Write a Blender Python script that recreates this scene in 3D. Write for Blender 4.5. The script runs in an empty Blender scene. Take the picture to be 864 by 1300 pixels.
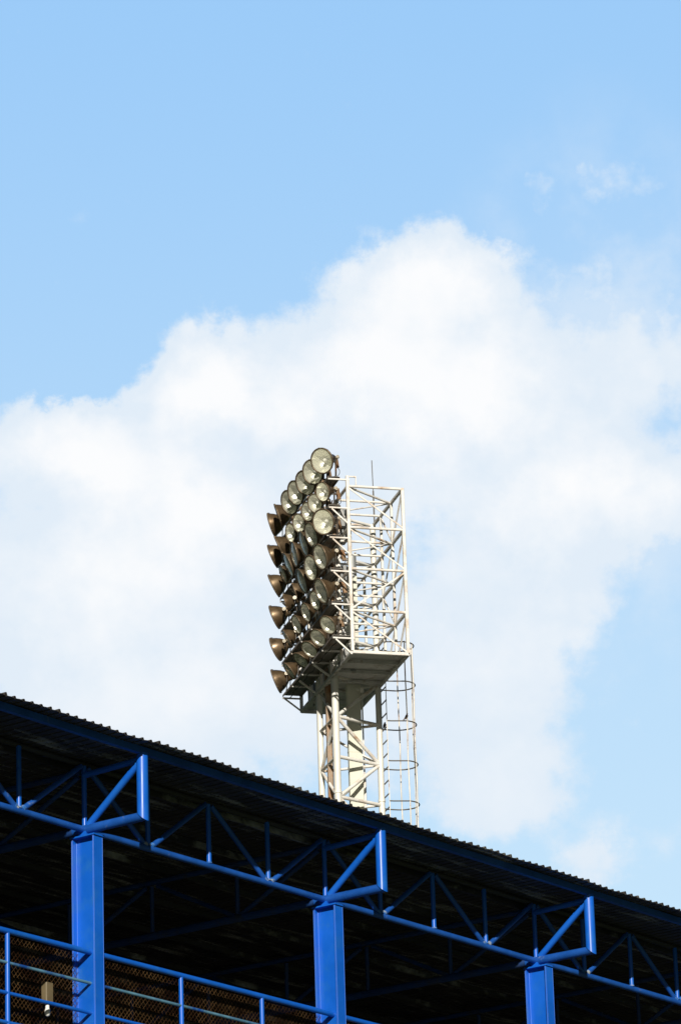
import bpy, math, random
from math import sin, cos, pi, radians
from mathutils import Vector, Matrix

random.seed(7)
scene = bpy.context.scene
COL = scene.collection

# ------------------------------------------------------------------ camera
PITCH, ROLL, FPX = 0.333998, 0.0315958, 5374.26
EYE = 1.6
Rv = Vector((cos(ROLL), 0, 0)) - Vector((0, -sin(PITCH), cos(PITCH))) * sin(ROLL)
Fv = Vector((0, cos(PITCH), sin(PITCH)))
Uv = Rv.cross(Fv)
cam_data = bpy.data.cameras.new("camera")
cam = bpy.data.objects.new("camera", cam_data)
COL.objects.link(cam)
m = Matrix((Rv, Uv, -Fv)).transposed().to_4x4()
m.translation = Vector((0, 0, EYE))
cam.matrix_world = m
cam_data.sensor_fit = 'VERTICAL'
cam_data.sensor_height = 36.0
cam_data.sensor_width = 24.0
cam_data.lens = FPX / 1300 * 36
cam_data.clip_end = 8000
cam_data.clip_start = 0.5
scene.camera = cam

# ------------------------------------------------------------------ light
SUN_AZ, SUN_EL = radians(178), radians(21)
sl = bpy.data.lights.new("sun", 'SUN')
sl.energy = 4.9
sl.angle = radians(0.53)
sl.color = (1.0, 0.935, 0.83)
so = bpy.data.objects.new("sun", sl)
COL.objects.link(so)
sd = Vector((sin(SUN_AZ) * cos(SUN_EL), cos(SUN_AZ) * cos(SUN_EL), sin(SUN_EL)))
so.rotation_euler = sd.to_track_quat('Z', 'Y').to_euler()
so.location = (0, -20, 40)

vs = scene.view_settings
vs.view_transform = 'Standard'
vs.look = 'None'
vs.exposure = 0.0
vs.gamma = 1.0
vs.use_curve_mapping = False

world = bpy.data.worlds.new("World")
scene.world = world
world.use_nodes = True
nt = world.node_tree
nt.nodes.clear()
N, L = nt.nodes, nt.links


def nd(t, **k):
    n = N.new(t)
    for a, b in k.items():
        setattr(n, a, b)
    return n


def mth(op, a, b=None, c=None, clamp=False):
    n = N.new('ShaderNodeMath')
    n.operation = op
    n.use_clamp = clamp
    for i, v in enumerate((a, b, c)):
        if v is None:
            continue
        if isinstance(v, (int, float)):
            n.inputs[i].default_value = v
        else:
            L.new(v, n.inputs[i])
    return n.outputs[0]


def ramp01(v, lo, hi, o0=0.0, o1=1.0):
    n = N.new('ShaderNodeMapRange')
    n.interpolation_type = 'SMOOTHSTEP'
    L.new(v, n.inputs[0])
    n.inputs[1].default_value, n.inputs[2].default_value = lo, hi
    n.inputs[3].default_value, n.inputs[4].default_value = o0, o1
    return n.outputs[0]


sky = nd('ShaderNodeTexSky')
sky.sky_type = 'NISHITA'
sky.sun_disc = False
sky.sun_elevation = SUN_EL
sky.sun_rotation = SUN_AZ
sky.air_density = 1.0
sky.dust_density = 0.6
sky.ozone_density = 1.5
tc = nd('ShaderNodeTexCoord')
sep = nd('ShaderNodeSeparateXYZ')
L.new(tc.outputs['Generated'], sep.inputs[0])
az = mth('MULTIPLY', mth('ARCTAN2', sep.outputs[0], sep.outputs[1]), math.degrees(1) * cos(radians(19)))
el = mth('MULTIPLY', mth('ARCSINE', sep.outputs[2]), math.degrees(1))
uv = nd('ShaderNodeCombineXYZ')
L.new(az, uv.inputs[0])
L.new(el, uv.inputs[1])


def noise(scale, detail, rough, off=0.0, dist=0.0):
    n = nd('ShaderNodeTexNoise')
    n.noise_dimensions = '3D'
    mp = nd('ShaderNodeMapping')
    mp.inputs['Location'].default_value = (off, off * 1.7, off * 0.3)
    L.new(uv.outputs[0], mp.inputs[0])
    L.new(mp.outputs[0], n.inputs['Vector'])
    n.inputs['Scale'].default_value = scale
    n.inputs['Detail'].default_value = detail
    n.inputs['Roughness'].default_value = rough
    n.inputs['Distortion'].default_value = dist
    return n


# warp the lookup so that the cloud outline is ragged
wn = noise(1.1, 8, 0.66, 3.1)
wsub = nd('ShaderNodeVectorMath', operation='SUBTRACT')
L.new(wn.outputs['Color'], wsub.inputs[0])
wsub.inputs[1].default_value = (0.5, 0.5, 0.5)
wsc = nd('ShaderNodeVectorMath', operation='SCALE')
L.new(wsub.outputs[0], wsc.inputs[0])
wsc.inputs['Scale'].default_value = 1.0
wadd = nd('ShaderNodeVectorMath', operation='ADD')
L.new(uv.outputs[0], wadd.inputs[0])
L.new(wsc.outputs[0], wadd.inputs[1])
wz = nd('ShaderNodeVectorMath', operation='MULTIPLY')
L.new(wadd.outputs[0], wz.inputs[0])
wz.inputs[1].default_value = (1, 1, 0)

# cumulus masses: azimuth, elevation, half width, half height (degrees), weight
CLOUDS = [(-3.75, 19.21, 2.56, 1.81, 0.9), (-4.06, 20.17, 1.39, 0.75, 0.5), (-3.21, 20.16, 1.17, 0.75, 0.4),
          (-2.01, 21.11, 1.01, 0.91, 0.75), (-1.04, 21.08, 1.28, 1.07, 0.8), (-1.07, 19.7, 2.45, 1.92, 0.9),
          (1.24, 21.44, 1.6, 1.81, 1.0), (1.44, 22.39, 0.91, 0.8, 0.7), (0.49, 21.57, 1.28, 1.17, 0.7),
          (2.53, 21.17, 1.6, 1.71, 0.46), (2.25, 19.9, 2.13, 1.6, 0.7), (3.5, 19.1, 2.03, 0.8, 0.65),
          (4.58, 21.16, 0.96, 0.85, 0.35), (1.95, 17.78, 1.6, 1.6, 0.65), (-1.44, 17.79, 3.52, 1.92, 0.7),
          (1.68, 16.41, 1.39, 1.6, 0.6), (2.05, 15.23, 1.17, 0.8, 0.6), (-3.56, 16.98, 2.77, 1.39, 0.45),
          (3.14, 14.22, 0.69, 0.48, 0.6), (4.06, 23.42, 1.17, 0.37, 0.35), (2.85, 23.28, 0.48, 0.37, 0.4),
          (4.0, 22.37, 1.07, 0.75, 0.12), (2.91, 18.06, 0.85, 0.96, 0.4), (-1.6, 20.35, 0.59, 0.32, -0.3),
          (-3.55, 21.2, 1.05, 0.6, -0.75), (4.31, 20.33, 0.85, 0.43, -0.15),
          (3.9, 20.75, 2.2, 2.5, 0.2), (1.3, 15.9, 2.2, 1.6, 0.25), (-3.9, 17.0, 2.4, 1.8, 0.25), (3.3, 18.6, 1.7, 1.5, 0.12), (-1.7, 16.3, 2.8, 1.3, 0.8),
          (4.4, 19.6, 1.6, 1.8, 0.35), (4.3, 21.7, 1.4, 1.4, 0.12), (4.0, 17.0, 1.9, 1.7, 0.22), (3.9, 14.4, 1.2, 0.8, 0.2)]
total = None
for cx, cy, rx, ry, w in CLOUDS:
    sb = nd('ShaderNodeVectorMath', operation='SUBTRACT')
    L.new(wz.outputs[0], sb.inputs[0])
    sb.inputs[1].default_value = (cx, cy, 0)
    dv = nd('ShaderNodeVectorMath', operation='DIVIDE')
    L.new(sb.outputs[0], dv.inputs[0])
    dv.inputs[1].default_value = (rx, ry, 1)
    ln = nd('ShaderNodeVectorMath', operation='LENGTH')
    L.new(dv.outputs[0], ln.inputs[0])
    v = ramp01(ln.outputs['Value'], 0.25, 1.25, w, 0.0)
    total = v if total is None else mth('ADD', total, v)
fine = noise(1.6, 8, 0.6, 9.2)
soft = noise(0.55, 4, 0.5, 21.0)
dens = mth('MULTIPLY_ADD', mth('SUBTRACT', fine.outputs[0], 0.5), 1.15, total)
dens = mth('MULTIPLY_ADD', mth('SUBTRACT', soft.outputs[0], 0.5), 0.7, dens)
alpha = ramp01(dens, 0.22, 0.86, 0.0, 1.0)
# a thin veil drifting off the right flank of the cloud
vd = nd('ShaderNodeVectorMath', operation='SUBTRACT')
L.new(wz.outputs[0], vd.inputs[0])
vd.inputs[1].default_value = (3.8, 20.4, 0)
vq = nd('ShaderNodeVectorMath', operation='DIVIDE')
L.new(vd.outputs[0], vq.inputs[0])
vq.inputs[1].default_value = (2.6, 4.2, 1)
vl = nd('ShaderNodeVectorMath', operation='LENGTH')
L.new(vq.outputs[0], vl.inputs[0])
veil = mth('MULTIPLY', ramp01(vl.outputs['Value'], 0.3, 1.15, 1.0, 0.0), ramp01(noise(0.7, 7, 0.6, 71.0).outputs[0], 0.36, 0.66, 0.1, 0.62))
alpha = mth('MAXIMUM', alpha, veil)
# thin general cloud elsewhere in the sky
far_n = noise(0.06, 6, 0.6, 40.0)
far_a = mth('MULTIPLY', ramp01(far_n.outputs[0], 0.62, 0.9, 0, 0.15), ramp01(mth('ABSOLUTE', az), 7, 14))
alpha = mth('MAXIMUM', alpha, far_a)

ccol = nd('ShaderNodeMix', data_type='RGBA')
shade = mth('MULTIPLY_ADD', mth('SUBTRACT', noise(0.9, 5, 0.5, 55.0).outputs[0], 0.5), 1.5, ramp01(dens, 0.7, 2.0))
shade = mth('MULTIPLY', shade, ramp01(el, 14.5, 20.0, 0.35, 1.0), clamp=True)
L.new(shade, ccol.inputs[0])
ccol.inputs[6].default_value = (0.76, 0.85, 0.945, 1)
ccol.inputs[7].default_value = (0.97, 0.98, 0.995, 1)

# clear sky: the Nishita sky, brightened
bg = nd('ShaderNodeBackground')
bg.inputs[1].default_value = 0.12
mul = nd('ShaderNodeMix', data_type='RGBA', blend_type='MULTIPLY')
mul.inputs[0].default_value = 1
L.new(sky.outputs[0], mul.inputs[6])
# bright hazy quarter of the sky round the clouds, deeper and darker elsewhere
viewq = nd('ShaderNodeVectorMath', operation='DOT_PRODUCT')
L.new(tc.outputs['Generated'], viewq.inputs[0])
viewq.inputs[1].default_value = (0.0, 0.945, 0.328)
near_q = ramp01(viewq.outputs['Value'], 0.80, 0.97)
tint = nd('ShaderNodeMix', data_type='RGBA')
L.new(near_q, tint.inputs[0])
tint.inputs[6].default_value = (0.08, 0.08, 0.085, 1)
tint.inputs[7].default_value = (1.6, 1.8, 1.6, 1)
L.new(tint.outputs[2], mul.inputs[7])
# hazy blue of that quarter: paler towards the horizon
hz = nd('ShaderNodeMix', data_type='RGBA')
L.new(ramp01(el, 11.0, 28.0), hz.inputs[0])
hz.inputs[6].default_value = (0.58 / 0.12, 0.77 / 0.12, 0.94 / 0.12, 1)
hz.inputs[7].default_value = (0.33 / 0.12, 0.60 / 0.12, 0.96 / 0.12, 1)
clear = nd('ShaderNodeMix', data_type='RGBA')
L.new(mth('MULTIPLY', near_q, 0.9), clear.inputs[0])
L.new(mul.outputs[2], clear.inputs[6])
L.new(hz.outputs[2], clear.inputs[7])
cs = nd('ShaderNodeVectorMath', operation='SCALE')
L.new(ccol.outputs[2], cs.inputs[0])
cs.inputs['Scale'].default_value = 1 / 0.12
mx = nd('ShaderNodeMix', data_type='RGBA')
mx.clamp_factor = True
L.new(alpha, mx.inputs[0])
L.new(clear.outputs[2], mx.inputs[6])
L.new(cs.outputs[0], mx.inputs[7])
L.new(mx.outputs[2], bg.inputs[0])
wo = nd('ShaderNodeOutputWorld')
L.new(bg.outputs[0], wo.inputs[0])

# ------------------------------------------------------------------ materials


def mat(name, base, rough=0.5, metal=0.0, var=0.0, scale=3.0, spots=None, spot_scale=4.0, spot_lo=0.62, spot_hi=0.7,
        bump=0.0, spec=0.5, streak=None):
    mt = bpy.data.materials.new(name)
    mt.use_nodes = True
    n, l = mt.node_tree.nodes, mt.node_tree.links
    b = n['Principled BSDF']
    b.inputs['Roughness'].default_value = rough
    b.inputs['Metallic'].default_value = metal
    b.inputs['Specular IOR Level'].default_value = spec
    t = n.new('ShaderNodeTexCoord')
    oi = n.new('ShaderNodeObjectInfo')
    off = n.new('ShaderNodeVectorMath')
    off.operation = 'MULTIPLY_ADD'
    cb = n.new('ShaderNodeCombineXYZ')
    for i in range(3):
        l.new(oi.outputs['Random'], cb.inputs[i])
    l.new(cb.outputs[0], off.inputs[0])
    off.inputs[1].default_value = (37, 53, 19)
    l.new(t.outputs['Object'], off.inputs[2])
    no = n.new('ShaderNodeTexNoise')
    no.inputs['Scale'].default_value = scale
    no.inputs['Detail'].default_value = 6
    no.inputs['Roughness'].default_value = 0.62
    l.new(off.outputs[0], no.inputs['Vector'])
    mr = n.new('ShaderNodeMapRange')
    l.new(no.outputs[0], mr.inputs[0])
    mr.inputs[1].default_value, mr.inputs[2].default_value = 0.3, 0.7
    mr.inputs[3].default_value, mr.inputs[4].default_value = 1 - var, 1 + var
    sc = n.new('ShaderNodeVectorMath')
    sc.operation = 'SCALE'
    sc.inputs[0].default_value = base
    l.new(mr.outputs[0], sc.inputs['Scale'])
    out = sc.outputs[0]
    if spots:
        n2 = n.new('ShaderNodeTexNoise')
        n2.inputs['Scale'].default_value = spot_scale
        n2.inputs['Detail'].default_value = 8
        n2.inputs['Roughness'].default_value = 0.7
        if streak:
            mp = n.new('ShaderNodeMapping')
            mp.inputs['Scale'].default_value = streak
            l.new(off.outputs[0], mp.inputs[0])
            l.new(mp.outputs[0], n2.inputs['Vector'])
        else:
            l.new(off.outputs[0], n2.inputs['Vector'])
        r2 = n.new('ShaderNodeMapRange')
        l.new(n2.outputs[0], r2.inputs[0])
        r2.inputs[1].default_value, r2.inputs[2].default_value = spot_lo, spot_hi
        mi = n.new('ShaderNodeMix')
        mi.data_type = 'RGBA'
        l.new(r2.outputs[0], mi.inputs[0])
        l.new(out, mi.inputs[6])
        mi.inputs[7].default_value = (*spots, 1)
        out = mi.outputs[2]
    l.new(out, b.inputs['Base Color'])
    rr = n.new('ShaderNodeMapRange')
    l.new(no.outputs[0], rr.inputs[0])
    rr.inputs[1].default_value, rr.inputs[2].default_value = 0.3, 0.7
    rr.inputs[3].default_value, rr.inputs[4].default_value = max(0.02, rough - 0.12), min(1, rough + 0.12)
    l.new(rr.outputs[0], b.inputs['Roughness'])
    if bump:
        bp = n.new('ShaderNodeBump')
        bp.inputs['Strength'].default_value = bump
        bp.inputs['Distance'].default_value = 0.01
        l.new(no.outputs[0], bp.inputs['Height'])
        l.new(bp.outputs[0], b.inputs['Normal'])
    return mt


RUST = (0.26, 0.11, 0.035)
M = {
    'white': mat('weathered_white_paint', (0.79, 0.77, 0.72), 0.5, 0, 0.12, 2.5, (0.42, 0.24, 0.10), 2.6, 0.50, 0.74),
    'whiteleg': mat('cream_mast_paint', (0.77, 0.755, 0.69), 0.45, 0, 0.10, 2.0, (0.42, 0.30, 0.18), 1.6, 0.60, 0.78),
    'grey': mat('grey_painted_plate', (0.55, 0.54, 0.52), 0.6, 0, 0.2, 3, (0.22, 0.14, 0.08), 2.5, 0.55, 0.7),
    'shelf': mat('weathered_shelf_plate', (0.22, 0.20, 0.18), 0.6, 0.2, 0.25, 3, (0.17, 0.09, 0.05), 2.5, 0.52, 0.68),
    'duct': mat('cream_duct_sheet', (0.66, 0.66, 0.56), 0.55, 0, 0.08, 1.5, (0.45, 0.42, 0.32), 1.2, 0.58, 0.75),
    'tray': mat('rusty_cable_tray', (0.36, 0.27, 0.19), 0.7, 0, 0.25, 3, RUST, 3, 0.5, 0.7),
    'bronze': mat('tarnished_bronze', (0.15, 0.105, 0.06), 0.36, 0.55, 0.35, 5, (0.14, 0.08, 0.035), 4, 0.5, 0.72),
    'rim': mat('dull_bronze_rim', (0.17, 0.125, 0.08), 0.5, 0.5, 0.2, 5),
    'reflector': mat('spun_aluminium', (0.92, 0.92, 0.82), 0.27, 0.5, 0.08, 4),
    'bulb': mat('milky_bulb_glass', (0.8, 0.8, 0.76), 0.2),
    'yoke': mat('dark_yoke_steel', (0.10, 0.085, 0.07), 0.55, 0.4, 0.25, 6, RUST, 5, 0.55, 0.7),
    'cap': mat('pale_pivot_cap', (0.66, 0.60, 0.48), 0.45, 0.2, 0.15, 6),
    'rust': mat('rusty_gear_box', (0.30, 0.20, 0.12), 0.65, 0.1, 0.3, 6, RUST, 5, 0.5, 0.65),
    'ballast': mat('grey_ballast_case', (0.27, 0.28, 0.28), 0.5, 0.2, 0.15, 4, (0.25, 0.18, 0.12), 3, 0.6, 0.75),
    'cable': mat('black_cable', (0.03, 0.03, 0.03), 0.6),
    'hoop': mat('dark_hoop_steel', (0.15, 0.14, 0.125), 0.6, 0.3, 0.3, 6),
    'strap': mat('rusty_pale_strap', (0.80, 0.74, 0.64), 0.6, 0, 0.2, 3, RUST, 2.5, 0.54, 0.66),
    'blue': mat('glossy_blue_paint', (0.006, 0.115, 0.58), 0.36, 0, 0.14, 1.6, (0.02, 0.15, 0.50), 3, 0.5, 0.75, 0.08),
    'bluedirt': mat('dusty_blue_paint', (0.010, 0.085, 0.38), 0.42, 0, 0.22, 3.0, (0.22, 0.27, 0.33), 4.5, 0.63, 0.74, 0.1),
    'shadeblue': mat('shade_darkened_blue_paint', (0.008, 0.05, 0.20), 0.6, 0, 0.25, 2.0, (0.05, 0.06, 0.08), 3, 0.5, 0.7),  # blue paint darkened for the inner trusses: under-roof shade put into the colour
    'weld': mat('dusty_weld', (0.02, 0.13, 0.42), 0.55, 0, 0.25, 8, (0.30, 0.34, 0.36), 9, 0.48, 0.62, 0.2),
    'teal': mat('worn_teal_rail', (0.10, 0.24, 0.34), 0.4, 0.1, 0.3, 4, (0.008, 0.07, 0.32), 2.2, 0.5, 0.62),
    'roof': mat('old_roof_sheet_painted_glints', (0.045, 0.042, 0.038), 0.55, 0.2, 0.35, 1.3, (0.42, 0.43, 0.38), 1.1, 0.54, 0.68,
                streak=(0.6, 5.0, 1)),  # pale streaks are painted glints, as if the sheet ridges caught light
    'mesh': mat('rusty_wire', (0.24, 0.14, 0.06), 0.40, 0.5, 0.5, 5.0, (0.07, 0.03, 0.015), 2.2, 0.42, 0.58),
    'concrete': mat('stained_concrete', (0.24, 0.23, 0.21), 0.85, 0, 0.2, 1.5, (0.12, 0.11, 0.10), 1.2, 0.55, 0.7, 0.3),
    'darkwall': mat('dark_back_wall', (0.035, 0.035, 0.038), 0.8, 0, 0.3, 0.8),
    'tan': mat('tan_lamp_case', (0.15, 0.115, 0.06), 0.6, 0, 0.12, 8),
    'bird': mat('brown_plumage', (0.12, 0.075, 0.045), 0.8, 0, 0.35, 25, (0.30, 0.24, 0.18), 12, 0.6, 0.7),
    'grass': mat('pitch_grass', (0.055, 0.085, 0.022), 0.9, 0, 0.3, 0.15, (0.09, 0.10, 0.03), 0.6, 0.5, 0.7, 0.4),
}


def glass_mat():
    mt = bpy.data.materials.new('lamp_front_glass')
    mt.use_nodes = True
    n, l = mt.node_tree.nodes, mt.node_tree.links
    n.clear()
    o = n.new('ShaderNodeOutputMaterial')
    tr = n.new('ShaderNodeBsdfTransparent')
    tr.inputs[0].default_value = (1, 1, 0.97, 1)
    gl = n.new('ShaderNodeBsdfGlossy')
    gl.inputs['Roughness'].default_value = 0.12
    df = n.new('ShaderNodeBsdfDiffuse')
    df.inputs[0].default_value = (0.88, 0.87, 0.76, 1)
    m1 = n.new('ShaderNodeMixShader')
    m2 = n.new('ShaderNodeMixShader')
    lw = n.new('ShaderNodeLayerWeight')
    lw.inputs[0].default_value = 0.5
    pw = n.new('ShaderNodeMath')
    pw.operation = 'POWER'
    l.new(lw.outputs['Facing'], pw.inputs[0])
    pw.inputs[1].default_value = 4.0
    fr = n.new('ShaderNodeMath')
    fr.operation = 'MULTIPLY_ADD'
    l.new(pw.outputs[0], fr.inputs[0])
    fr.inputs[1].default_value = 0.5
    fr.inputs[2].default_value = 0.05
    t = n.new('ShaderNodeTexCoord')
    no = n.new('ShaderNodeTexNoise')
    no.inputs['Scale'].default_value = 7
    no.inputs['Detail'].default_value = 5
    l.new(t.outputs['Object'], no.inputs['Vector'])
    mr = n.new('ShaderNodeMapRange')
    l.new(no.outputs[0], mr.inputs[0])
    mr.inputs[1].default_value, mr.inputs[2].default_value = 0.35, 0.75
    mr.inputs[3].default_value, mr.inputs[4].default_value = 0.12, 0.34
    l.new(mr.outputs[0], m1.inputs[0])
    l.new(tr.outputs[0], m1.inputs[1])
    l.new(df.outputs[0], m1.inputs[2])
    l.new(fr.outputs[0], m2.inputs[0])
    l.new(m1.outputs[0], m2.inputs[1])
    l.new(gl.outputs[0], m2.inputs[2])
    l.new(m2.outputs[0], o.inputs[0])
    return mt


M['glass'] = glass_mat()

# ------------------------------------------------------------------ mesh helpers


class MB:
    def __init__(self):
        self.v, self.f, self.s = [], [], []

    def _frame(self, d):
        d = d.normalized()
        up = Vector((0, 0, 1)) if abs(d.z) < 0.95 else Vector((0, 1, 0))
        x = d.cross(up).normalized()
        return x, x.cross(d).normalized(), d

    def tube(self, p, q, r, n=10, r2=None, cap=True, sh0=None, sh1=None):
        p, q = Vector(p), Vector(q)
        r2 = r if r2 is None else r2
        x, y, d = self._frame(q - p)
        b = len(self.v)
        for c, rr, sh in ((p, r, sh0), (q, r2, sh1)):
            for i in range(n):
                a = 2 * pi * i / n
                o = x * cos(a) * rr + y * sin(a) * rr
                if sh is not None:
                    o = o + d * (o.dot(Vector(sh)))
                self.v.append(c + o)
        for i in range(n):
            j = (i + 1) % n
            self.f.append((b + i, b + j, b + n + j, b + n + i))
            self.s.append(True)
        if cap:
            # caps on their own vertices, so that they do not bend the shading of the side
            self.v += [v.copy() for v in self.v[b:b + 2 * n]]
            e = b + 2 * n
            self.f.append(tuple(e + i for i in reversed(range(n))))
            self.f.append(tuple(e + n + i for i in range(n)))
            self.s += [False, False]
        return self

    def path(self, pts, r, n=6, closed=False):
        pts = [Vector(p) for p in pts]
        b = len(self.v)
        m_ = len(pts)
        for k, p in enumerate(pts):
            if closed:
                d = pts[(k + 1) % m_] - pts[k - 1]
            else:
                d = pts[min(k + 1, m_ - 1)] - pts[max(k - 1, 0)]
            x, y, _ = self._frame(d)
            for i in range(n):
                a = 2 * pi * i / n
                self.v.append(p + x * cos(a) * r + y * sin(a) * r)
        for k in range(m_ if closed else m_ - 1):
            k2 = (k + 1) % m_
            for i in range(n):
                j = (i + 1) % n
                self.f.append((b + k * n + i, b + k * n + j, b + k2 * n + j, b + k2 * n + i))
                self.s.append(True)
        return self

    def bar(self, p, q, w, h):
        """rectangular bar from p to q, w across, h in the other direction, small chamfer"""
        p, q = Vector(p), Vector(q)
        x, y, d = self._frame(q - p)
        b = len(self.v)
        c = min(w, h) * 0.12
        prof = [(-w / 2 + c, -h / 2), (w / 2 - c, -h / 2), (w / 2, -h / 2 + c), (w / 2, h / 2 - c),
                (w / 2 - c, h / 2), (-w / 2 + c, h / 2), (-w / 2, h / 2 - c), (-w / 2, -h / 2 + c)]
        for o in (p, q):
            for a, e in prof:
                self.v.append(o + x * a + y * e)
        n = 8
        for i in range(n):
            j = (i + 1) % n
            self.f.append((b + i, b + j, b + n + j, b + n + i))
            self.s.append(False)
        self.f.append(tuple(b + i for i in reversed(range(n))))
        self.f.append(tuple(b + n + i for i in range(n)))
        self.s += [False, False]
        return self

    def box(self, lo, hi):
        (x0, y0, z0), (x1, y1, z1) = lo, hi
        b = len(self.v)
        for z in (z0, z1):
            for x, y in ((x0, y0), (x1, y0), (x1, y1), (x0, y1)):
                self.v.append(Vector((x, y, z)))
        for f in ((0, 3, 2, 1), (4, 5, 6, 7), (0, 1, 5, 4), (1, 2, 6, 5), (2, 3, 7, 6), (3, 0, 4, 7)):
            self.f.append(tuple(b + i for i in f))
            self.s.append(False)
        return self

    def lathe(self, prof, n=28, mtx=None):
        """prof: (t along +X, radius)"""
        b = len(self.v)
        for t, r in prof:
            for i in range(n):
                a = 2 * pi * i / n
                v = Vector((t, r * cos(a), r * sin(a)))
                self.v.append(mtx @ v if mtx else v)
        for k in range(len(prof) - 1):
            for i in range(n):
                j = (i + 1) % n
                self.f.append((b + k * n + i, b + (k + 1) * n + i, b + (k + 1) * n + j, b + k * n + j))
                self.s.append(True)
        return self

    def disc(self, t, r, n=28, mtx=None, dome=0.0):
        prof = [(t + dome * (1 - (k / 4) ** 2), max(1e-4, r * k / 4)) for k in range(5)]
        return self.lathe(prof, n, mtx)

    def build(self, name, material, parent=None, mesh_only=False):
        me = bpy.data.meshes.new(name)
        me.from_pydata([tuple(v) for v in self.v], [], self.f)
        for p, s in zip(me.polygons, self.s):
            p.use_smooth = s
        me.materials.append(M[material])
        me.update()
        if mesh_only:
            return me
        return link(name, me, parent)


def link(name, me, parent=None):
    o = bpy.data.objects.new(name, me)
    COL.objects.link(o)
    if parent:
        o.parent = parent
    return o


def thing(name, label, cat, loc, rotz=0.0, group=None):
    o = bpy.data.objects.new(name, None)
    o.empty_display_size = 0.3
    COL.objects.link(o)
    o.location = loc
    o.rotation_euler = (0, 0, rotz)
    o['label'] = label
    o['category'] = cat
    if group:
        o['group'] = group
    return o


# ------------------------------------------------------------------ ground
g = MB()
S = 3000
g.v = [Vector((-S, -S, 0)), Vector((S, -S, 0)), Vector((S, S, 0)), Vector((-S, S, 0))]
g.f = [(0, 1, 2, 3)]
g.s = [False]
go = g.build('ground', 'grass')
go['kind'] = 'structure'

# ------------------------------------------------------------------ grandstand
# local axes: x along the front, y into the stand (outward = -y), z up from the truss node
ST_AZ = 0.634543873
NZ = 13.7416 + EYE           # height of the truss bottom chord above the ground
stand = thing('grandstand', 'dark roofed grandstand with bright blue steel columns and roof trusses', 'grandstand',
              (-3.32998, 51.4551, 0), pi / 2 - ST_AZ)
HZ = NZ


def st(x, out, z):
    """stand coordinates: along, outward, height over the node"""
    return Vector((x, -out, z + HZ))


S0, S1, BACK = -22.0, 42.0, -17.0
# corrugated sheet: one profile of raised ribs, extruded front to back
rf = MB()
pitch = 0.16
prof = []
x = S0
k = 0
rr = random.Random(3)
while x < S1:
    j = rr.uniform(-0.008, 0.008)
    h = 0.026 + rr.uniform(-0.005, 0.005)
    k += 1
    if k % 6 == 0:
        h += 0.011          # lapped sheets
    prof += [(x, 0.0), (x + 0.05, 0.005), (x + 0.10, 0.0), (x + 0.112 + j * 0.5, h), (x + 0.132 + j * 0.5, h), (x + 0.145, 0.0)]
    x += pitch
nn_ = len(prof)
ys = [1.2, -3.0, -8.0, BACK]
for t in (0.0, -0.006):
    for yy in ys:
        for (a, h) in prof:
            wob = 0.006 * sin(a * 1.7) + 0.004 * sin(a * 5.3 + 1)
            rf.v.append(st(a, yy + (0.012 * sin(a * 2.9) if yy > 0 else 0), 0.892 + h + t + wob))
m4 = len(ys)
for layer in (0, 1):
    base = layer * m4 * nn_
    for r in range(m4 - 1):
        for i in range(nn_ - 1):
            q = (base + r * nn_ + i, base + r * nn_ + i + 1, base + (r + 1) * nn_ + i + 1, base + (r + 1) * nn_ + i)
            rf.f.append(q if layer else tuple(reversed(q)))
            rf.s.append(False)
for i in range(nn_ - 1):
    rf.f.append((i, i + 1, m4 * nn_ + i + 1, m4 * nn_ + i))
    rf.s.append(False)
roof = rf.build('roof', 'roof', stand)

# front edge purlin (blue C section) and the purlins behind it
pu = MB()
pu.box(st(S0, 0.995, 0.795), st(S1, 0.985, 0.885))
pu.box(st(S0, 0.985, 0.795), st(S1, 0.93, 0.80))
pu.box(st(S0, 0.985, 0.88), st(S1, 0.93, 0.885))
pu.build('edge_purlin', 'bluedirt', stand)
y = -0.2
while y > BACK:
    pb = MB()
    pb.box(st(S0, y, 0.80), st(S1, y - 0.05, 0.884))
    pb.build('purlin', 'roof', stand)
    y -= 1.2

COLS = [-20, -15, -10, -5, 0, 5, 10, 15, 20, 25, 30, 35, 40]
# longitudinal front truss
ft = bpy.data.objects.new('front_truss', None)
COL.objects.link(ft)
ft.parent = stand
MB().tube(st(S0, 0, 0), st(S1, 0, 0), 0.043, 12).build('bottom_chord', 'bluedirt', ft)
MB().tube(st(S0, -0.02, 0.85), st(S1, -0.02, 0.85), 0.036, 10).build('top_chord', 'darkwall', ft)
vb, db, vr, dr = 0, 0, MB(), MB()
i = -16
while i * 1.25 < S1 - 1:
    s = i * 1.25
    vis = -3 <= s <= 16
    if vis:
        v_ = MB().tube(st(s, 0, 0.036), st(s, 0, 0.83), 0.033, 10)
        v_.build('vertical', 'blue', ft)
        MB().tube(st(s, 0, 0.036), st(s, 0, 0.056), 0.042, 10, 0.036).build('weld_collar', 'weld', ft)
    else:
        vr.tube(st(s, 0, 0.036), st(s, 0, 0.83), 0.033, 8)
    if i % 2:
        for e in (-1, 1):
            tgt = MB() if vis else dr
            tgt.tube(st(s + e * 0.06, 0, 0.03), st(s + e * 1.19, 0, 0.82), 0.036, 10)
            if vis:
                tgt.build('diagonal', 'bluedirt', ft)
                MB().tube(st(s + e * 0.050, 0, 0.022), st(s + e * 0.092, 0, 0.062), 0.044, 10, 0.039).build('weld_collar', 'weld', ft)
    i += 1
o = vr.build('vertical', 'blue', ft)
o['kind'] = 'stuff'
o = dr.build('diagonal', 'bluedirt', ft)
o['kind'] = 'stuff'


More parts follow.
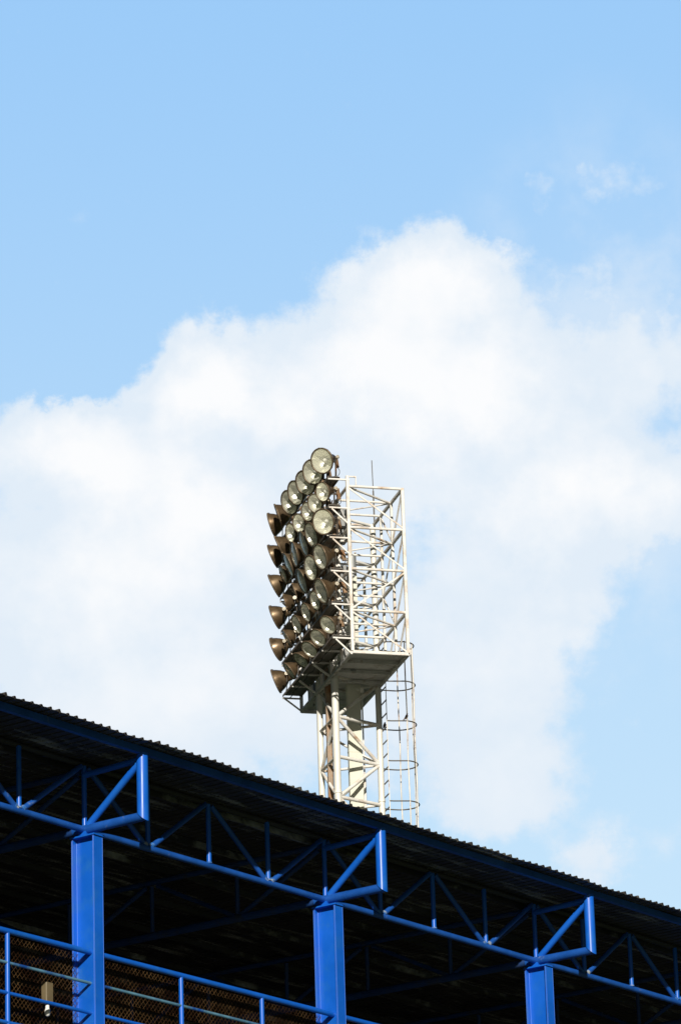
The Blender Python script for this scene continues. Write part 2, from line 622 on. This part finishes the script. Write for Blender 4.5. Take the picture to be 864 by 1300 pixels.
def ibeam(mb, x, z0, z1, depth=0.36, fw=0.17, tf=0.016, tw=0.011):
    h, w = depth / 2, fw / 2
    c = 0.035
    mb.box(st(x - w, c + h, z0), st(x + w, c + h - tf, z1))
    mb.box(st(x - w, c - h + tf, z0), st(x + w, c - h, z1))
    mb.box(st(x - tw / 2, c + h - tf - 0.0005, z0), st(x + tw / 2, c - h + tf + 0.0005, z1))


for ci, s in enumerate(COLS):
    c = MB()
    ibeam(c, s, -HZ, -0.115)
    for sy in (-0.145, 0.199, -0.129, 0.215):
        for sx in (-0.085, 0.085):
            c.tube(st(s + sx, sy, -HZ), st(s + sx, sy, -0.1152), 0.004, 6, cap=False)
    for sy in (-0.129, 0.199):
        for sx in (-0.0055, 0.0055):
            c.tube(st(s + sx, sy, -HZ), st(s + sx, sy, -0.1152), 0.008, 6, cap=False)
    co = c.build('column', 'blue', stand)
    cp = MB()
    cp.box(st(s - 0.10, 0.235, -0.114), st(s + 0.10, -0.165, -0.094))
    cp.box(st(s - 0.05, 0.06, -0.0935), st(s + 0.05, -0.06, -0.03))
    cp.build('cap_plate', 'blue', co)
    # bracket reaching out under the roof edge
    br = bpy.data.objects.new('eaves_bracket', None)
    COL.objects.link(br)
    br.parent = stand
    NB = 0.946
    # mitred joint: shear the two end rings
    MB().tube(st(s, -0.10, 0), st(s, NB, 0), 0.060, 16, sh1=(0, 0, -1.0)).build('bottom_tube', 'bluedirt', br)
    MB().tube(st(s, NB, 0), st(s, NB, 0.79), 0.073, 18, sh0=(0, 0.9, 0), sh1=(0, -0.35, 0)).build('end_post', 'blue', br)
    MB().tube(st(s, 0.07, 0.05), st(s, NB - 0.05, 0.70), 0.046, 12).build('strut', 'blue', br)
    MB().tube(st(s, 0.0, 0.71), st(s, NB - 0.03, 0.74), 0.04, 10).build('top_tube', 'blue', br)
    # ring weld / flange near node
    w = MB()
    w.tube(st(s, -0.16, 0), st(s, -0.10, 0), 0.068, 16)
    w.build('sleeve', 'bluedirt', br)
    MB().tube(st(s, 0.36, 0), st(s, 0.366, 0), 0.0625, 16).build('weld_ring', 'bluedirt', br)
    # roof truss running into the stand
    if -15 <= s <= 35:
        ct = bpy.data.objects.new('roof_truss', None)
        COL.objects.link(ct)
        ct.parent = stand
        MB().tube(st(s, -0.16, 0), st(s, BACK + 0.3, 0), 0.055, 12).build('bottom_chord', 'shadeblue', ct)
        MB().tube(st(s, -0.06, 0.76), st(s, BACK + 0.3, 0.76), 0.038, 10).build('top_chord', 'shadeblue', ct)
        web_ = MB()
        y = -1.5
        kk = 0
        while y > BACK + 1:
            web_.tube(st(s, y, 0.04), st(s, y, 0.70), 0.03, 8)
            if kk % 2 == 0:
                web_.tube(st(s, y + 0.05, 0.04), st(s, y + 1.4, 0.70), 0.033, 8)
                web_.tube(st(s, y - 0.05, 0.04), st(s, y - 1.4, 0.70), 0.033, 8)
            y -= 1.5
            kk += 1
        web_.build('web_members', 'shadeblue', ct)

# upper floor, walls
fl = MB()
fl.box(st(S0, -0.2, -3.15), st(S1, BACK, -2.92))
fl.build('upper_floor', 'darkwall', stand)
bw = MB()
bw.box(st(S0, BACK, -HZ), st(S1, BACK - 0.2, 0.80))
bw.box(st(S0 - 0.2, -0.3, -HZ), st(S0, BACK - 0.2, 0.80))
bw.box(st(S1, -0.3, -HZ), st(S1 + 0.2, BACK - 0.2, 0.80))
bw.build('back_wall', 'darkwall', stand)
lw = MB()
lw.box(st(S0, -0.22, -HZ), st(S1, -0.5, -3.16))
lw.build('front_wall', 'concrete', stand)

# ------------------------------------------------------------------ guard railing with wire mesh
rail = thing('guard_railing', 'blue tubular guard railing backed with rusty wire mesh between the blue columns', 'railing',
             stand.location, pi / 2 - ST_AZ)
RS0, RS1, RN = -9.9, 19.9, 0.075
ends = [c for c in COLS if RS0 - 0.2 <= c <= RS1 + 0.2]
for z, r, mn, nm in ((-1.583, 0.036, 'blue', 'top_rail'), (-1.975, 0.020, 'teal', 'middle_rail'),
                     (-2.350, 0.024, 'blue', 'middle_rail'), (-2.715, 0.026, 'blue', 'bottom_rail')):
    rb = MB()
    for a, b in zip(ends[:-1], ends[1:]):
        rb.tube(st(a + 0.007, RN, z), st(b - 0.007, RN, z), r, 12)
    rb.build(nm, mn, rail)
for k in range(-6, 12):
    s = 0.11 + 1.67 * k
    near = min(abs(s - c) for c in COLS)
    if near < 0.2:
        continue
    MB().tube(st(s, RN - 0.002, -2.92), st(s, RN - 0.002, -1.59), 0.031, 12).build('post', 'blue', rail)
wm = MB()
mz0, mz1, mn_ = -2.90, -1.575, -0.118
dx, dz = 0.037, 0.038
slope = dz / dx
H = mz1 - mz0
rr = random.Random(5)


def wire(p, q, r):
    wm.tube(p, q, r, 4, cap=False)


for a, b in zip(ends[:-1], ends[1:]):
    a += 0.02
    b -= 0.02
    x = a - H / slope
    while x < b:
        for sg in (1, -1):
            # diagonal line rising with +x (sg=1) or falling
            x0, x1 = x, x + H / slope
            z0, z1 = (mz0, mz1) if sg == 1 else (mz1, mz0)
            t0 = max(0, (a - x0) / (x1 - x0))
            t1 = min(1, (b - x0) / (x1 - x0))
            if t1 > t0:
                w0 = rr.uniform(-0.010, 0.010)
                wire(st(x0 + (x1 - x0) * t0 + w0, mn_ + 0.003 * sg, z0 + (z1 - z0) * t0),
                     st(x0 + (x1 - x0) * t1 + w0, mn_ + 0.003 * sg, z0 + (z1 - z0) * t1), 0.0024)
        x += 2 * dx
wm.build('wire_mesh', 'mesh', rail)

# small lamp hanging behind the railing
fx = thing('mesh_lamp', 'small tan lamp case with a white bulb below, fixed to the railing mesh', 'lamp',
           (0, 0, 0))
rot = Matrix.Rotation(pi / 2 - ST_AZ, 4, 'Z')
fx.location = Vector(stand.location) + rot @ st(-0.665, -0.065, -2.475)
fx.rotation_euler = (0, 0, pi / 2 - ST_AZ + pi)
c = MB()
c.bar((0, 0, 0.155), (0, 0, 0.42), 0.135, 0.09)
c.build('lamp_housing', 'tan', fx)
c = MB()
c.lathe([(0, 0.001), (0.01, 0.026), (0.04, 0.036), (0.07, 0.036), (0.10, 0.026), (0.16, 0.024)], 16,
        Matrix.Rotation(-pi / 2, 4, 'Y'))
c.build('bulb', 'bulb', fx)
c = MB()
c.bar((0.0, -0.04, 0.36), (0.0, -0.062, 0.36), 0.10, 0.02)
c.build('fixing_clamp', 'yoke', fx)

# ------------------------------------------------------------------ floodlight mast
# local axes: x = a (away from the lamp side), y = b (away from the camera), z = 0 on the ground
MD = 26.6895 + EYE
mast = thing('floodlight_mast', 'tall white lattice floodlight mast with a railed cage on top behind the stand roof', 'mast',
             (0.1655, 86.0032, 0), radians(15))


def mp(a, b, z):
    return Vector((a, b, z + MD))


LV = [0.0, 0.935, 1.87, 2.805, 3.74]
FL_, LL_, RL_ = (0.08, 1.88), (0.05, 3.12), (1.20, 2.43)
for (a, b), r in ((FL_, 0.078), (LL_, 0.070), (RL_, 0.068)):
    mb = MB()
    mb.tube(mp(a, b, -MD), mp(a, b, 3.74), r, 16)
    z = -2.6
    mb.tube(mp(a, b, z), mp(a, b, z + 0.05), r + 0.012, 16)
    mb.build('leg', 'whiteleg', mast)

lev = [0.03 - 0.9 * k for k in range(0, 31)]
lev = [z for z in lev if z > -MD + 0.1]
vis_n = 0
low = MB()
faces = ((FL_, RL_, 0.040, 0), (LL_, FL_, 0.036, 1), (LL_, RL_, 0.030, 0))
for (p, q, r, ph) in faces:
    for k, z in enumerate(lev):
        tgt = MB() if z > -5 else low
        d = Vector((q[0] - p[0], q[1] - p[1], 0)).normalized() * 0.06
        tgt.tube(mp(p[0], p[1], z) + d, mp(q[0], q[1], z) - d, r, 10)
        if z > -5:
            tgt.build('brace', 'white', mast)
        if k + 1 < len(lev):
            z2 = lev[k + 1]
            tgt = MB() if z > -5 else low
            # zigzag
            if (k + ph) % 2 == 0:
                P_, Q_ = mp(q[0], q[1], z - 0.03) - d, mp(p[0], p[1], z2 + 0.03) + d
            else:
                P_, Q_ = mp(p[0], p[1], z - 0.03) + d, mp(q[0], q[1], z2 + 0.03) - d
            tgt.tube(P_, Q_, r, 10)
            if z > -5:
                tgt.build('brace', 'white', mast)
o = low.build('brace', 'white', mast)
o['kind'] = 'stuff'

# duct, cable tray, conduit inside the lattice
d_ = MB()
d_.box(mp(0.50, 2.42, -MD), mp(0.80, 2.54, 2.6))
zz = -7.5
while zz < 2.5:
    d_.box(mp(0.494, 2.414, zz), mp(0.806, 2.546, zz + 0.03))
    zz += 1.5
d_.build('cable_duct', 'duct', mast)
d_ = MB()
d_.box(mp(0.03, 2.50, -MD), mp(0.15, 2.54, 3.0))
d_.box(mp(0.03, 2.47, -MD), mp(0.04, 2.4995, 3.0))
d_.box(mp(0.14, 2.47, -MD), mp(0.15, 2.4995, 3.0))
d_.build('cable_tray', 'tray', mast)
d_ = MB()
d_.tube(mp(0.92, 2.75, -MD), mp(0.92, 2.75, -0.05), 0.018, 8)
d_.tube(mp(0.92, 2.75, -MD), mp(0.92, 2.75, -1.9), 0.032, 8)
d_.build('conduit', 'white', mast)

# deck
dk = MB()
dk.box(mp(0.03, 0.03, 0.035), mp(1.19, 4.47, 0.045))
dko = dk.build('deck_plate', 'grey', mast)
for a, b, c_, d2 in ((0, 0, 1.22, 0), (0, 4.5, 1.22, 4.5), (0, 0, 0, 4.5), (1.22, 0, 1.22, 4.5)):
    e = MB()
    e.bar(mp(a, b, 0.0), mp(c_, d2, 0.0), 0.075, 0.07)
    e.build('deck_beam', 'white' if b == d2 == 0 else 'grey', mast)
for b in (0.62, 1.35, 2.05, 2.8, 3.6):
    MB().bar(mp(0.04, b, -0.02), mp(1.18, b, -0.02), 0.05, 0.07).build('deck_beam', 'grey', mast)
jb = MB()
jb.box(mp(0.72, 2.15, -0.22), mp(0.80, 2.23, -0.12))
jb.tube(mp(0.70, 2.19, -0.17), mp(0.64, 2.17, -0.14), 0.02, 8)
jb.build('junction_box', 'white', mast)

# cage frame above the deck
W = 1.22
for b in (0, 0.92, 1.80, 2.7, 3.6, 4.5):
    MB().bar(mp(0, b, 0.03), mp(0, b, 3.70 if b else 3.97), 0.068, 0.068).build('frame_post', 'white', mast)
for b in (0, 0.92, 1.80):
    MB().bar(mp(W, b, 0.03), mp(W, b, 3.76), 0.068 if b == 0 else 0.055, 0.068 if b == 0 else 0.055).build('frame_post', 'white', mast)
for b in (3.35, 4.46):
    MB().bar(mp(W, b, 0.03), mp(W, b, 2.83), 0.055, 0.055).build('frame_post', 'white', mast)
# pipes and tanks of switchgear standing inside the cage
for a, b, z0, z1, r in ((0.42, 1.45, 0.05, 3.5, 0.03), (0.55, 3.25, 0.05, 3.2, 0.035), (0.86, 3.75, 0.05, 2.7, 0.03), (0.30, 2.2, 0.05, 3.7, 0.025), (0.95, 3.05, 0.05, 3.3, 0.022)):
    MB().tube(mp(a, b, z0), mp(a, b, z1), r, 10).build('pipe', 'white', mast)
for a, b, z0, h, r in ((0.34, 2.85, 0.9, 0.62, 0.10), (0.22, 0.62, 1.95, 0.40, 0.085), (0.42, 3.6, 0.05, 0.8, 0.15), (0.36, 1.35, 0.05, 0.5, 0.11), (0.40, 3.3, 1.95, 0.55, 0.12)):
    q = MB().tube(mp(a, b, z0), mp(a, b, z0 + h), r, 16)
    q.tube(mp(a, b, z0 + h), mp(a, b, z0 + h + 0.05), r * 0.8, 16, r * 0.3)
    q.tube(mp(a, b, z0 - 0.06), mp(a, b, z0), r * 0.6, 12)
    q.build('switchgear_tank', 'ballast', mast)
for li, z in enumerate(LV[1:]):
    # crosswise
    for b in (0, 0.92, 1.80, 2.45):
        t = 0.058 if b == 0 else 0.05
        MB().tube(mp(0.03, b, z), mp(W - 0.03, b, z), t * 0.55, 8).build('frame_beam', 'white', mast)
    # lengthwise
    MB().bar(mp(W, 0.03, z), mp(W, 2.42, z), 0.062, 0.062).build('frame_beam', 'white', mast)
    MB().bar(mp(0, 0.03, z - 0.01), mp(0, 4.5, z - 0.01), 0.055, 0.055).build('frame_beam', 'white', mast)
    if z < 3:
        MB().tube(mp(0.03, 4.46, z), mp(W - 0.03, 4.46, z), 0.022, 8).build('frame_beam', 'white', mast)
        MB().tube(mp(0.03, 3.35, z), mp(W - 0.03, 3.35, z), 0.024, 8).build('frame_beam', 'white', mast)
        MB().bar(mp(W, 2.50, z), mp(W, 4.43, z), 0.05, 0.05).build('frame_beam', 'white', mast)
        MB().tube(mp(W - 0.03, 2.5, z - 0.01), mp(0.03, 3.3, z - 0.01), 0.02, 8).build('frame_brace', 'white', mast)
    # plan bracing
    for (a0, b0, a1, b1, t) in ((0.03, 0.03, W - 0.03, 0.90, 0.026), (W - 0.04, 0.94, 0.03, 1.78, 0.018), (0.03, 1.84, W - 0.05, 2.43, 0.034)):
        MB().tube(mp(a0, b0, z - 0.012), mp(a1, b1, z - 0.012), t, 8).build('frame_brace', 'white', mast)
# front face diagonals (thin flats), bottom bay up
for k, (al, ar) in enumerate((('L', 'R'), ('R', 'L'), ('L', 'R'), ('L', 'R'))):
    zt, zb = LV[k + 1] - 0.05, LV[k] + 0.05
    if al == 'L':
        P_, Q_ = mp(0.03, -0.02, zt), mp(W - 0.03, -0.02, zb)
    else:
        P_, Q_ = mp(W - 0.03, -0.02, zt), mp(0.03, -0.02, zb)
    MB().bar(P_, Q_, 0.014, 0.035).build('frame_brace', 'white', mast)
# side face diagonals
for k in range(4):
    zt, zb = LV[k + 1] - 0.04, LV[k] + 0.04
    MB().bar(mp(W, 0.03, zt), mp(W, 0.90, zb), 0.035, 0.03).build('frame_brace', 'white', mast)
    MB().bar(mp(W, 0.94, zb if k % 2 else zt), mp(W, 1.78, zt if k % 2 else zb), 0.03, 0.03).build('frame_brace', 'white', mast)
    for b0, b1 in ((0.03, 0.9), (0.94, 1.78), (1.82, 2.68), (2.72, 3.58), (3.62, 4.48)):
        MB().bar(mp(0, b0, zb), mp(0, b1, zt), 0.035, 0.03).build('frame_brace', 'grey', mast)
# little frame at the top near corner
e = MB()
e.bar(mp(0.0, 0, 3.96), mp(0.19, 0, 3.96), 0.03, 0.03)
e.bar(mp(0.19, 0, 3.76), mp(0.19, 0, 3.975), 0.022, 0.022)
e.build('frame_beam', 'white', mast)
# lightning rod
MB().tube(mp(1.25, 2.43, 3.60), mp(1.245, 2.43, 4.55), 0.018, 8).tube(mp(1.245, 2.43, 4.55), mp(1.235, 2.43, 5.27), 0.010, 6).build('lightning_rod', 'hoop', mast)

# shelves
SZ = [3.95, 3.30, 2.62, 1.865, 1.12, 0.365]
SA = -0.43
for i, z in enumerate(SZ):
    wd = 0.27 if i < 5 else 0.42
    s_ = MB()
    s_.box(mp(SA, 0.0, z - 0.012), mp(SA + wd, 4.5, z - 0.004))
    s_.box(mp(SA, 0.0, z - 0.055), mp(SA + 0.008, 4.5, z - 0.0125))
    s_.box(mp(SA + wd - 0.008, 0.0, z - 0.055), mp(SA + wd, 4.5, z - 0.0125))
    sh = s_.build('lamp_shelf', 'shelf', mast)
    for b in (0, 0.92, 1.80, 2.7, 3.6, 4.5):
        k_ = MB()
        bb = b + (0.0 if b else -0.02)
        k_.bar(mp(SA + 0.0, bb, z - 0.075), mp(0.035, bb, z - 0.075), 0.035, 0.035)
        if 0 < i < 5 or (i == 5 and b == 0):
            k_.bar(mp(SA + 0.06, bb, z - 0.10), mp(-0.02, bb, z - 0.42), 0.03, 0.035)
        k_.build('bracket', 'white', sh)
MB().bar(mp(SA + 0.02, 4.5, 0.30), mp(0.0, 4.5, 0.0), 0.04, 0.03).build('shelf_strut', 'white', mast)
MB().bar(mp(SA + 0.04, 1.88, 0.28), mp(FL_[0], FL_[1], -0.05), 0.05, 0.04).build('shelf_strut', 'white', mast)
MB().bar(mp(SA + 0.04, 3.12, 0.28), mp(LL_[0], LL_[1], -0.05), 0.05, 0.04).build('shelf_strut', 'white', mast)
MB().bar(mp(0.0, 0.92, 0.28), mp(0.0, 1.85, 0.02), 0.04, 0.04).build('shelf_strut', 'white', mast)
# supply cables sagging under each shelf
rr = random.Random(4)
for z in SZ:
    pts = []
    for k in range(46):
        b = 0.05 + k * 0.098
        pts.append(mp(SA + 0.12 + 0.02 * sin(k * 0.9 + z), b, z - 0.075 - 0.035 * abs(sin(b * 3.45)) - rr.uniform(0, 0.006)))
    MB().path(pts, 0.011, 6).build('supply_cable', 'cable', mast)
# ballast cases behind the lamps
rr = random.Random(11)
for i in range(5):
    z = LV[min(i, 4)] + 0.1
    if i == 4:
        z = 3.2
    for b in (1.15, 2.1, 3.0, 3.9):
        h = rr.uniform(0.28, 0.4)
        a0 = 0.05 + rr.uniform(0, 0.04)
        bb = b + rr.uniform(-0.1, 0.1)
        q = MB()
        q.box(mp(a0, bb, z), mp(a0 + 0.2, bb + 0.26, z + h))
        q.box(mp(a0 + 0.03, bb + 0.03, z + h + 0.0005), mp(a0 + 0.17, bb + 0.23, z + h + 0.03))
        q.tube(mp(a0 + 0.1, bb + 0.13, z), mp(a0 + 0.1, bb + 0.13, z - 0.12), 0.02, 8)
        q.build('ballast_case', 'ballast', mast)

# ladder and safety cage on the right leg
LA, LB0, LB1 = 1.27, 2.50, 2.05
ZT = 1.3
ladder = bpy.data.objects.new('ladder', None)
COL.objects.link(ladder)
ladder.parent = mast
for b in (LB0, LB1):
    MB().bar(mp(LA, b, -MD + 0.05), mp(LA, b, ZT), 0.03 if b == LB0 else 0.016, 0.014).build('stile', 'strap', ladder)
z = 1.1
low = MB()
while z > -MD + 0.3:
    tg = MB() if z > -7 else low
    tg.tube(mp(LA, LB0, z), mp(LA, LB1, z), 0.0145, 8)
    if z > -7:
        tg.build('rung', 'hoop', ladder)
    z -= 0.3
o = low.build('rung', 'hoop', ladder)
o['kind'] = 'stuff'
cage = bpy.data.objects.new('safety_cage', None)
COL.objects.link(cage)
cage.parent = mast
HC, HR = (1.63, 2.37), 0.38


def hp(th, z):
    return mp(HC[0] + HR * cos(radians(th)), HC[1] + HR * sin(radians(th)), z)


z = 0.93
while z > -MD + 2:
    pts = [mp(LA, LB1, z), mp(LA + 0.10, LB1, z)] + [hp(t, z) for t in range(-78, 100, 9)] + \
          [mp(LA + 0.12, 2.74, z), mp(LA - 0.02, 2.60, z)]
    MB().path(pts, 0.0145, 6).build('hoop', 'hoop', cage)
    z -= 0.9
for th in (-78, -42, 20, 74):
    pts = []
    zz = 0.95
    while zz > -MD + 2:
        jx = 0.006 * sin(zz * 3 + th)
        v = hp(th, zz)
        pts.append(v + Vector((jx, 0, 0)))
        zz -= 0.45
    MB().path(pts, 0.014, 6).build('strap', 'strap', cage)

# ------------------------------------------------------------------ floodlights
mast_rot = Matrix.Rotation(radians(15), 4, 'Z')
CACHE = {}


def lamp_meshes(R, tilt, PZ):
    key = (R, tilt, PZ)
    if key in CACHE:
        return CACHE[key]
    k = R / 0.265
    T = Matrix.Translation((0, 0, PZ)) @ Matrix.Rotation(radians(tilt), 4, 'Y')   # aim = +X tilted down
    out = {}
    hb = MB()
    hb.lathe([(-0.17 * k, 0.001), (-0.17 * k, 0.055 * k), (-0.10 * k, 0.062 * k), (-0.095 * k, 0.092 * k), (0.0, 0.10 * k),
              (0.035 * k, 0.105 * k), (0.06 * k, 0.13 * k), (0.11 * k, 0.172 * k), (0.18 * k, 0.212 * k),
              (0.25 * k, 0.242 * k), (0.275 * k, 0.25 * k)], 32, T)
    for a in range(0, 360, 45):
        c_, s_ = cos(radians(a)), sin(radians(a))
        p = T @ Vector((0.262 * k, c_ * 0.262 * k, s_ * 0.262 * k))
        q = T @ Vector((0.295 * k, c_ * 0.268 * k, s_ * 0.268 * k))
        hb.tube(p, q, 0.008, 6)
    out['housing'] = hb.build('housing', 'bronze', mesh_only=True)
    rm = MB()
    rm.lathe([(0.268 * k, 0.244 * k), (0.268 * k, 0.266 * k), (0.300 * k, 0.268 * k), (0.302 * k, 0.246 * k), (0.285 * k, 0.242 * k)], 36, T)
    out['rim'] = rm.build('rim', 'rim', mesh_only=True)
    rf_ = MB()
    pr = [(0.284, 0.240), (0.25, 0.232), (0.21, 0.216), (0.17, 0.193), (0.13, 0.163), (0.09, 0.122), (0.065, 0.085), (0.055, 0.04), (0.052, 0.001)]
    rf_.lathe([(t * k, r * k) for t, r in pr], 18, T)
    rf_.s = [False] * len(rf_.f)
    out['reflector'] = rf_.build('reflector', 'reflector', mesh_only=True)
    gl = MB()
    gl.disc(0.288 * k, 0.241 * k, 36, T, dome=0.018)
    out['lens'] = gl.build('lens', 'glass', mesh_only=True)
    bl = MB()
    bl.lathe([(0.055 * k, 0.022), (0.10 * k, 0.024), (0.13 * k, 0.04), (0.19 * k, 0.045), (0.22 * k, 0.03), (0.235 * k, 0.001)], 14, T)
    out['bulb'] = bl.build('bulb', 'bulb', mesh_only=True)
    yk = MB()
    wy = 0.135 * k + 0.02
    for sg in (-1, 1):
        yk.bar((0.02, sg * wy, 0.0), (0, sg * wy, PZ + 0.03), 0.012, 0.045)
        yk.tube(T @ Vector((0, sg * 0.09 * k, 0)), (0, sg * (wy + 0.03), PZ), 0.022, 10)
    yk.bar((0.02, -wy, 0.012), (0.02, wy, 0.012), 0.05, 0.014)
    yk.bar((-0.05, -wy * 0.6, 0.01), (-0.10, -wy * 0.6, 0.20), 0.02, 0.03)
    out['yoke'] = yk.build('yoke', 'yoke', mesh_only=True)
    cp_ = MB()
    for sg in (-1, 1):
        c0 = Vector((0, sg * (wy + 0.03), PZ))
        cp_.tube(c0, c0 + Vector((0, sg * 0.035, 0)), 0.042, 16)
        cp_.tube(c0 + Vector((0, sg * 0.035, 0)), c0 + Vector((0, sg * 0.05, 0)), 0.015, 8)
    out['pivot_cap'] = cp_.build('pivot_cap', 'cap', mesh_only=True)
    gb = MB()
    p = T @ Vector((-0.19 * k, 0, 0))
    gb.bar(p + Vector((-0.03, 0, 0.03)), p + Vector((-0.08, 0, -0.20)), 0.085, 0.06)
    gb.tube(p + Vector((0.02, 0, 0)), p + Vector((-0.035, 0, 0)), 0.045, 12)
    out['gear_box'] = gb.build('gear_box', 'rust', mesh_only=True)
    cb = MB()
    e0 = p + Vector((-0.08, 0.0, -0.20))
    pts = []
    for i in range(9):
        t = i / 8
        pts.append(Vector((e0.x * (1 - t) - 0.02 * t - 0.07 * sin(pi * t), 0.05 * sin(pi * t) + 0.09 * t, e0.z * (1 - t) + 0.012 * t + 0.02 * sin(2 * pi * t))))
    cb.path(pts, 0.007, 5)
    out['cable'] = cb.build('cable', 'cable', mesh_only=True)
    CACHE[key] = out
    return out


BIG, SML = 0.285, 0.218
ROWS = [
    # (aim azimuth, tilt, size) from the near end to the far end
    [(220, 22, BIG), (222, 22, BIG), (224, 22, BIG), (234, 20, BIG), (240, 18, BIG), (268, 18, BIG), (284, 18, BIG)],
    [(225, 18, SML), (226, 18, SML), (234, 18, SML), (240, 18, SML), (246, 18, SML), (280, 18, BIG), (286, 18, BIG)],
    [(222, 20, BIG), (244, 18, BIG), (262, 18, BIG), (264, 18, BIG), (266, 18, BIG), (262, 18, SML), (284, 18, BIG)],
    [(248, 20, BIG), (250, 16, BIG), (264, 18, BIG), (276, 18, SML), (282, 18, SML), (284, 18, BIG)],
    [(246, 23, BIG), (249, 20, SML), (246, 22, SML), (248, 28, SML), (270, 28, SML), (284, 18, BIG)],
    [(230, 36, SML), (232, 36, SML), (238, 44, SML), (244, 44, SML), (268, 36, SML), (280, 18, BIG)],
]
ORD = ['nearest', 'second', 'third', 'fourth', 'fifth', 'sixth', 'seventh']
SHN = ['topmost', 'second highest', 'third highest', 'third lowest', 'second lowest', 'lowest']
rr = random.Random(21)
for i, row in enumerate(ROWS):
    n = len(row)
    for j, (azd, tilt, R) in enumerate(row):
        b = 0.17 + j * (4.28 - 0.17) / (n - 1)
        if 0 < j < n - 1:
            b += rr.uniform(-0.07, 0.07)
        tilt += rr.choice((-5, 0, 0, 4)) if j else 0
        loc = Vector((0.1655, 86.0032, 0)) + mast_rot @ mp(-0.33, b, SZ[i] - 0.003)
        size = 'large' if R == BIG else 'small'
        look = 'facing us' if azd < 250 else ('turned half left' if azd < 275 else 'facing left')
        place = 'farthest' if j == n - 1 else ORD[j]
        if j and j < n - 1:
            place += ' from near end'
        label = '%s bronze floodlight %s, %s on the %s shelf' % (size, look, place, SHN[i])
        assert len(label.split()) <= 16, label
        fl_ = thing('floodlight', label,
                    'floodlight', loc, pi / 2 - radians(azd + rr.uniform(-6, 6)), 'floodlights on the mast shelves')
        for nm, me in lamp_meshes(R, tilt, 0.45 if i == 0 else 0.38).items():
            link(nm, me, fl_)

# ------------------------------------------------------------------ two small birds on the safety cage


def bird(loc, heading, label):
    b = MB()
    rings = [(-0.105, 0.030, 0.004, 0.008), (-0.06, 0.038, 0.010, 0.012), (-0.035, 0.05, 0.020, 0.022), (0.0, 0.065, 0.030, 0.034),
             (0.03, 0.085, 0.030, 0.034), (0.048, 0.108, 0.022, 0.024), (0.058, 0.124, 0.020, 0.020), (0.072, 0.130, 0.014, 0.014),
             (0.080, 0.129, 0.005, 0.005), (0.096, 0.126, 0.001, 0.001)]
    n = 12
    for x, z, ry, rz in rings:
        for i in range(n):
            a = 2 * pi * i / n
            b.v.append(Vector((x, ry * cos(a), z + rz * sin(a))))
    for k in range(len(rings) - 1):
        for i in range(n):
            j = (i + 1) % n
            b.f.append((k * n + i, (k + 1) * n + i, (k + 1) * n + j, k * n + j))
            b.s.append(True)
    b.f.append(tuple(range(n)))
    b.s.append(False)
    for sg in (-1, 1):
        b.tube((0.0, sg * 0.012, 0.045), (0.008, sg * 0.012, 0.0), 0.003, 6)
        b.tube((0.024, sg * 0.012, 0.002), (-0.008, sg * 0.012, 0.002), 0.003, 6)
        # folded wing
        b.tube((0.04, sg * 0.027, 0.085), (-0.075, sg * 0.014, 0.036), 0.014, 8, 0.003)
    o = b.build('bird', 'bird')
    o.location = loc
    o.rotation_euler = (0, radians(-22), heading)
    o['label'] = label
    o['category'] = 'bird'
    o['group'] = 'birds perched on the safety cage'
    return o


base = Vector((0.1655, 86.0032, 0))
ZH = 0.03 - 0.9
bird(base + mast_rot @ (mp(1.41, 2.74, ZH) + Vector((0, 0, 0.016))), radians(70), 'small dark bird perched on the far side of the cage hoop, beside the mast leg')
bird(base + mast_rot @ (hp(-78, ZH) + Vector((0, 0, 0.016))), radians(40), 'small brown bird perched higher, on the near side of the cage hoop')
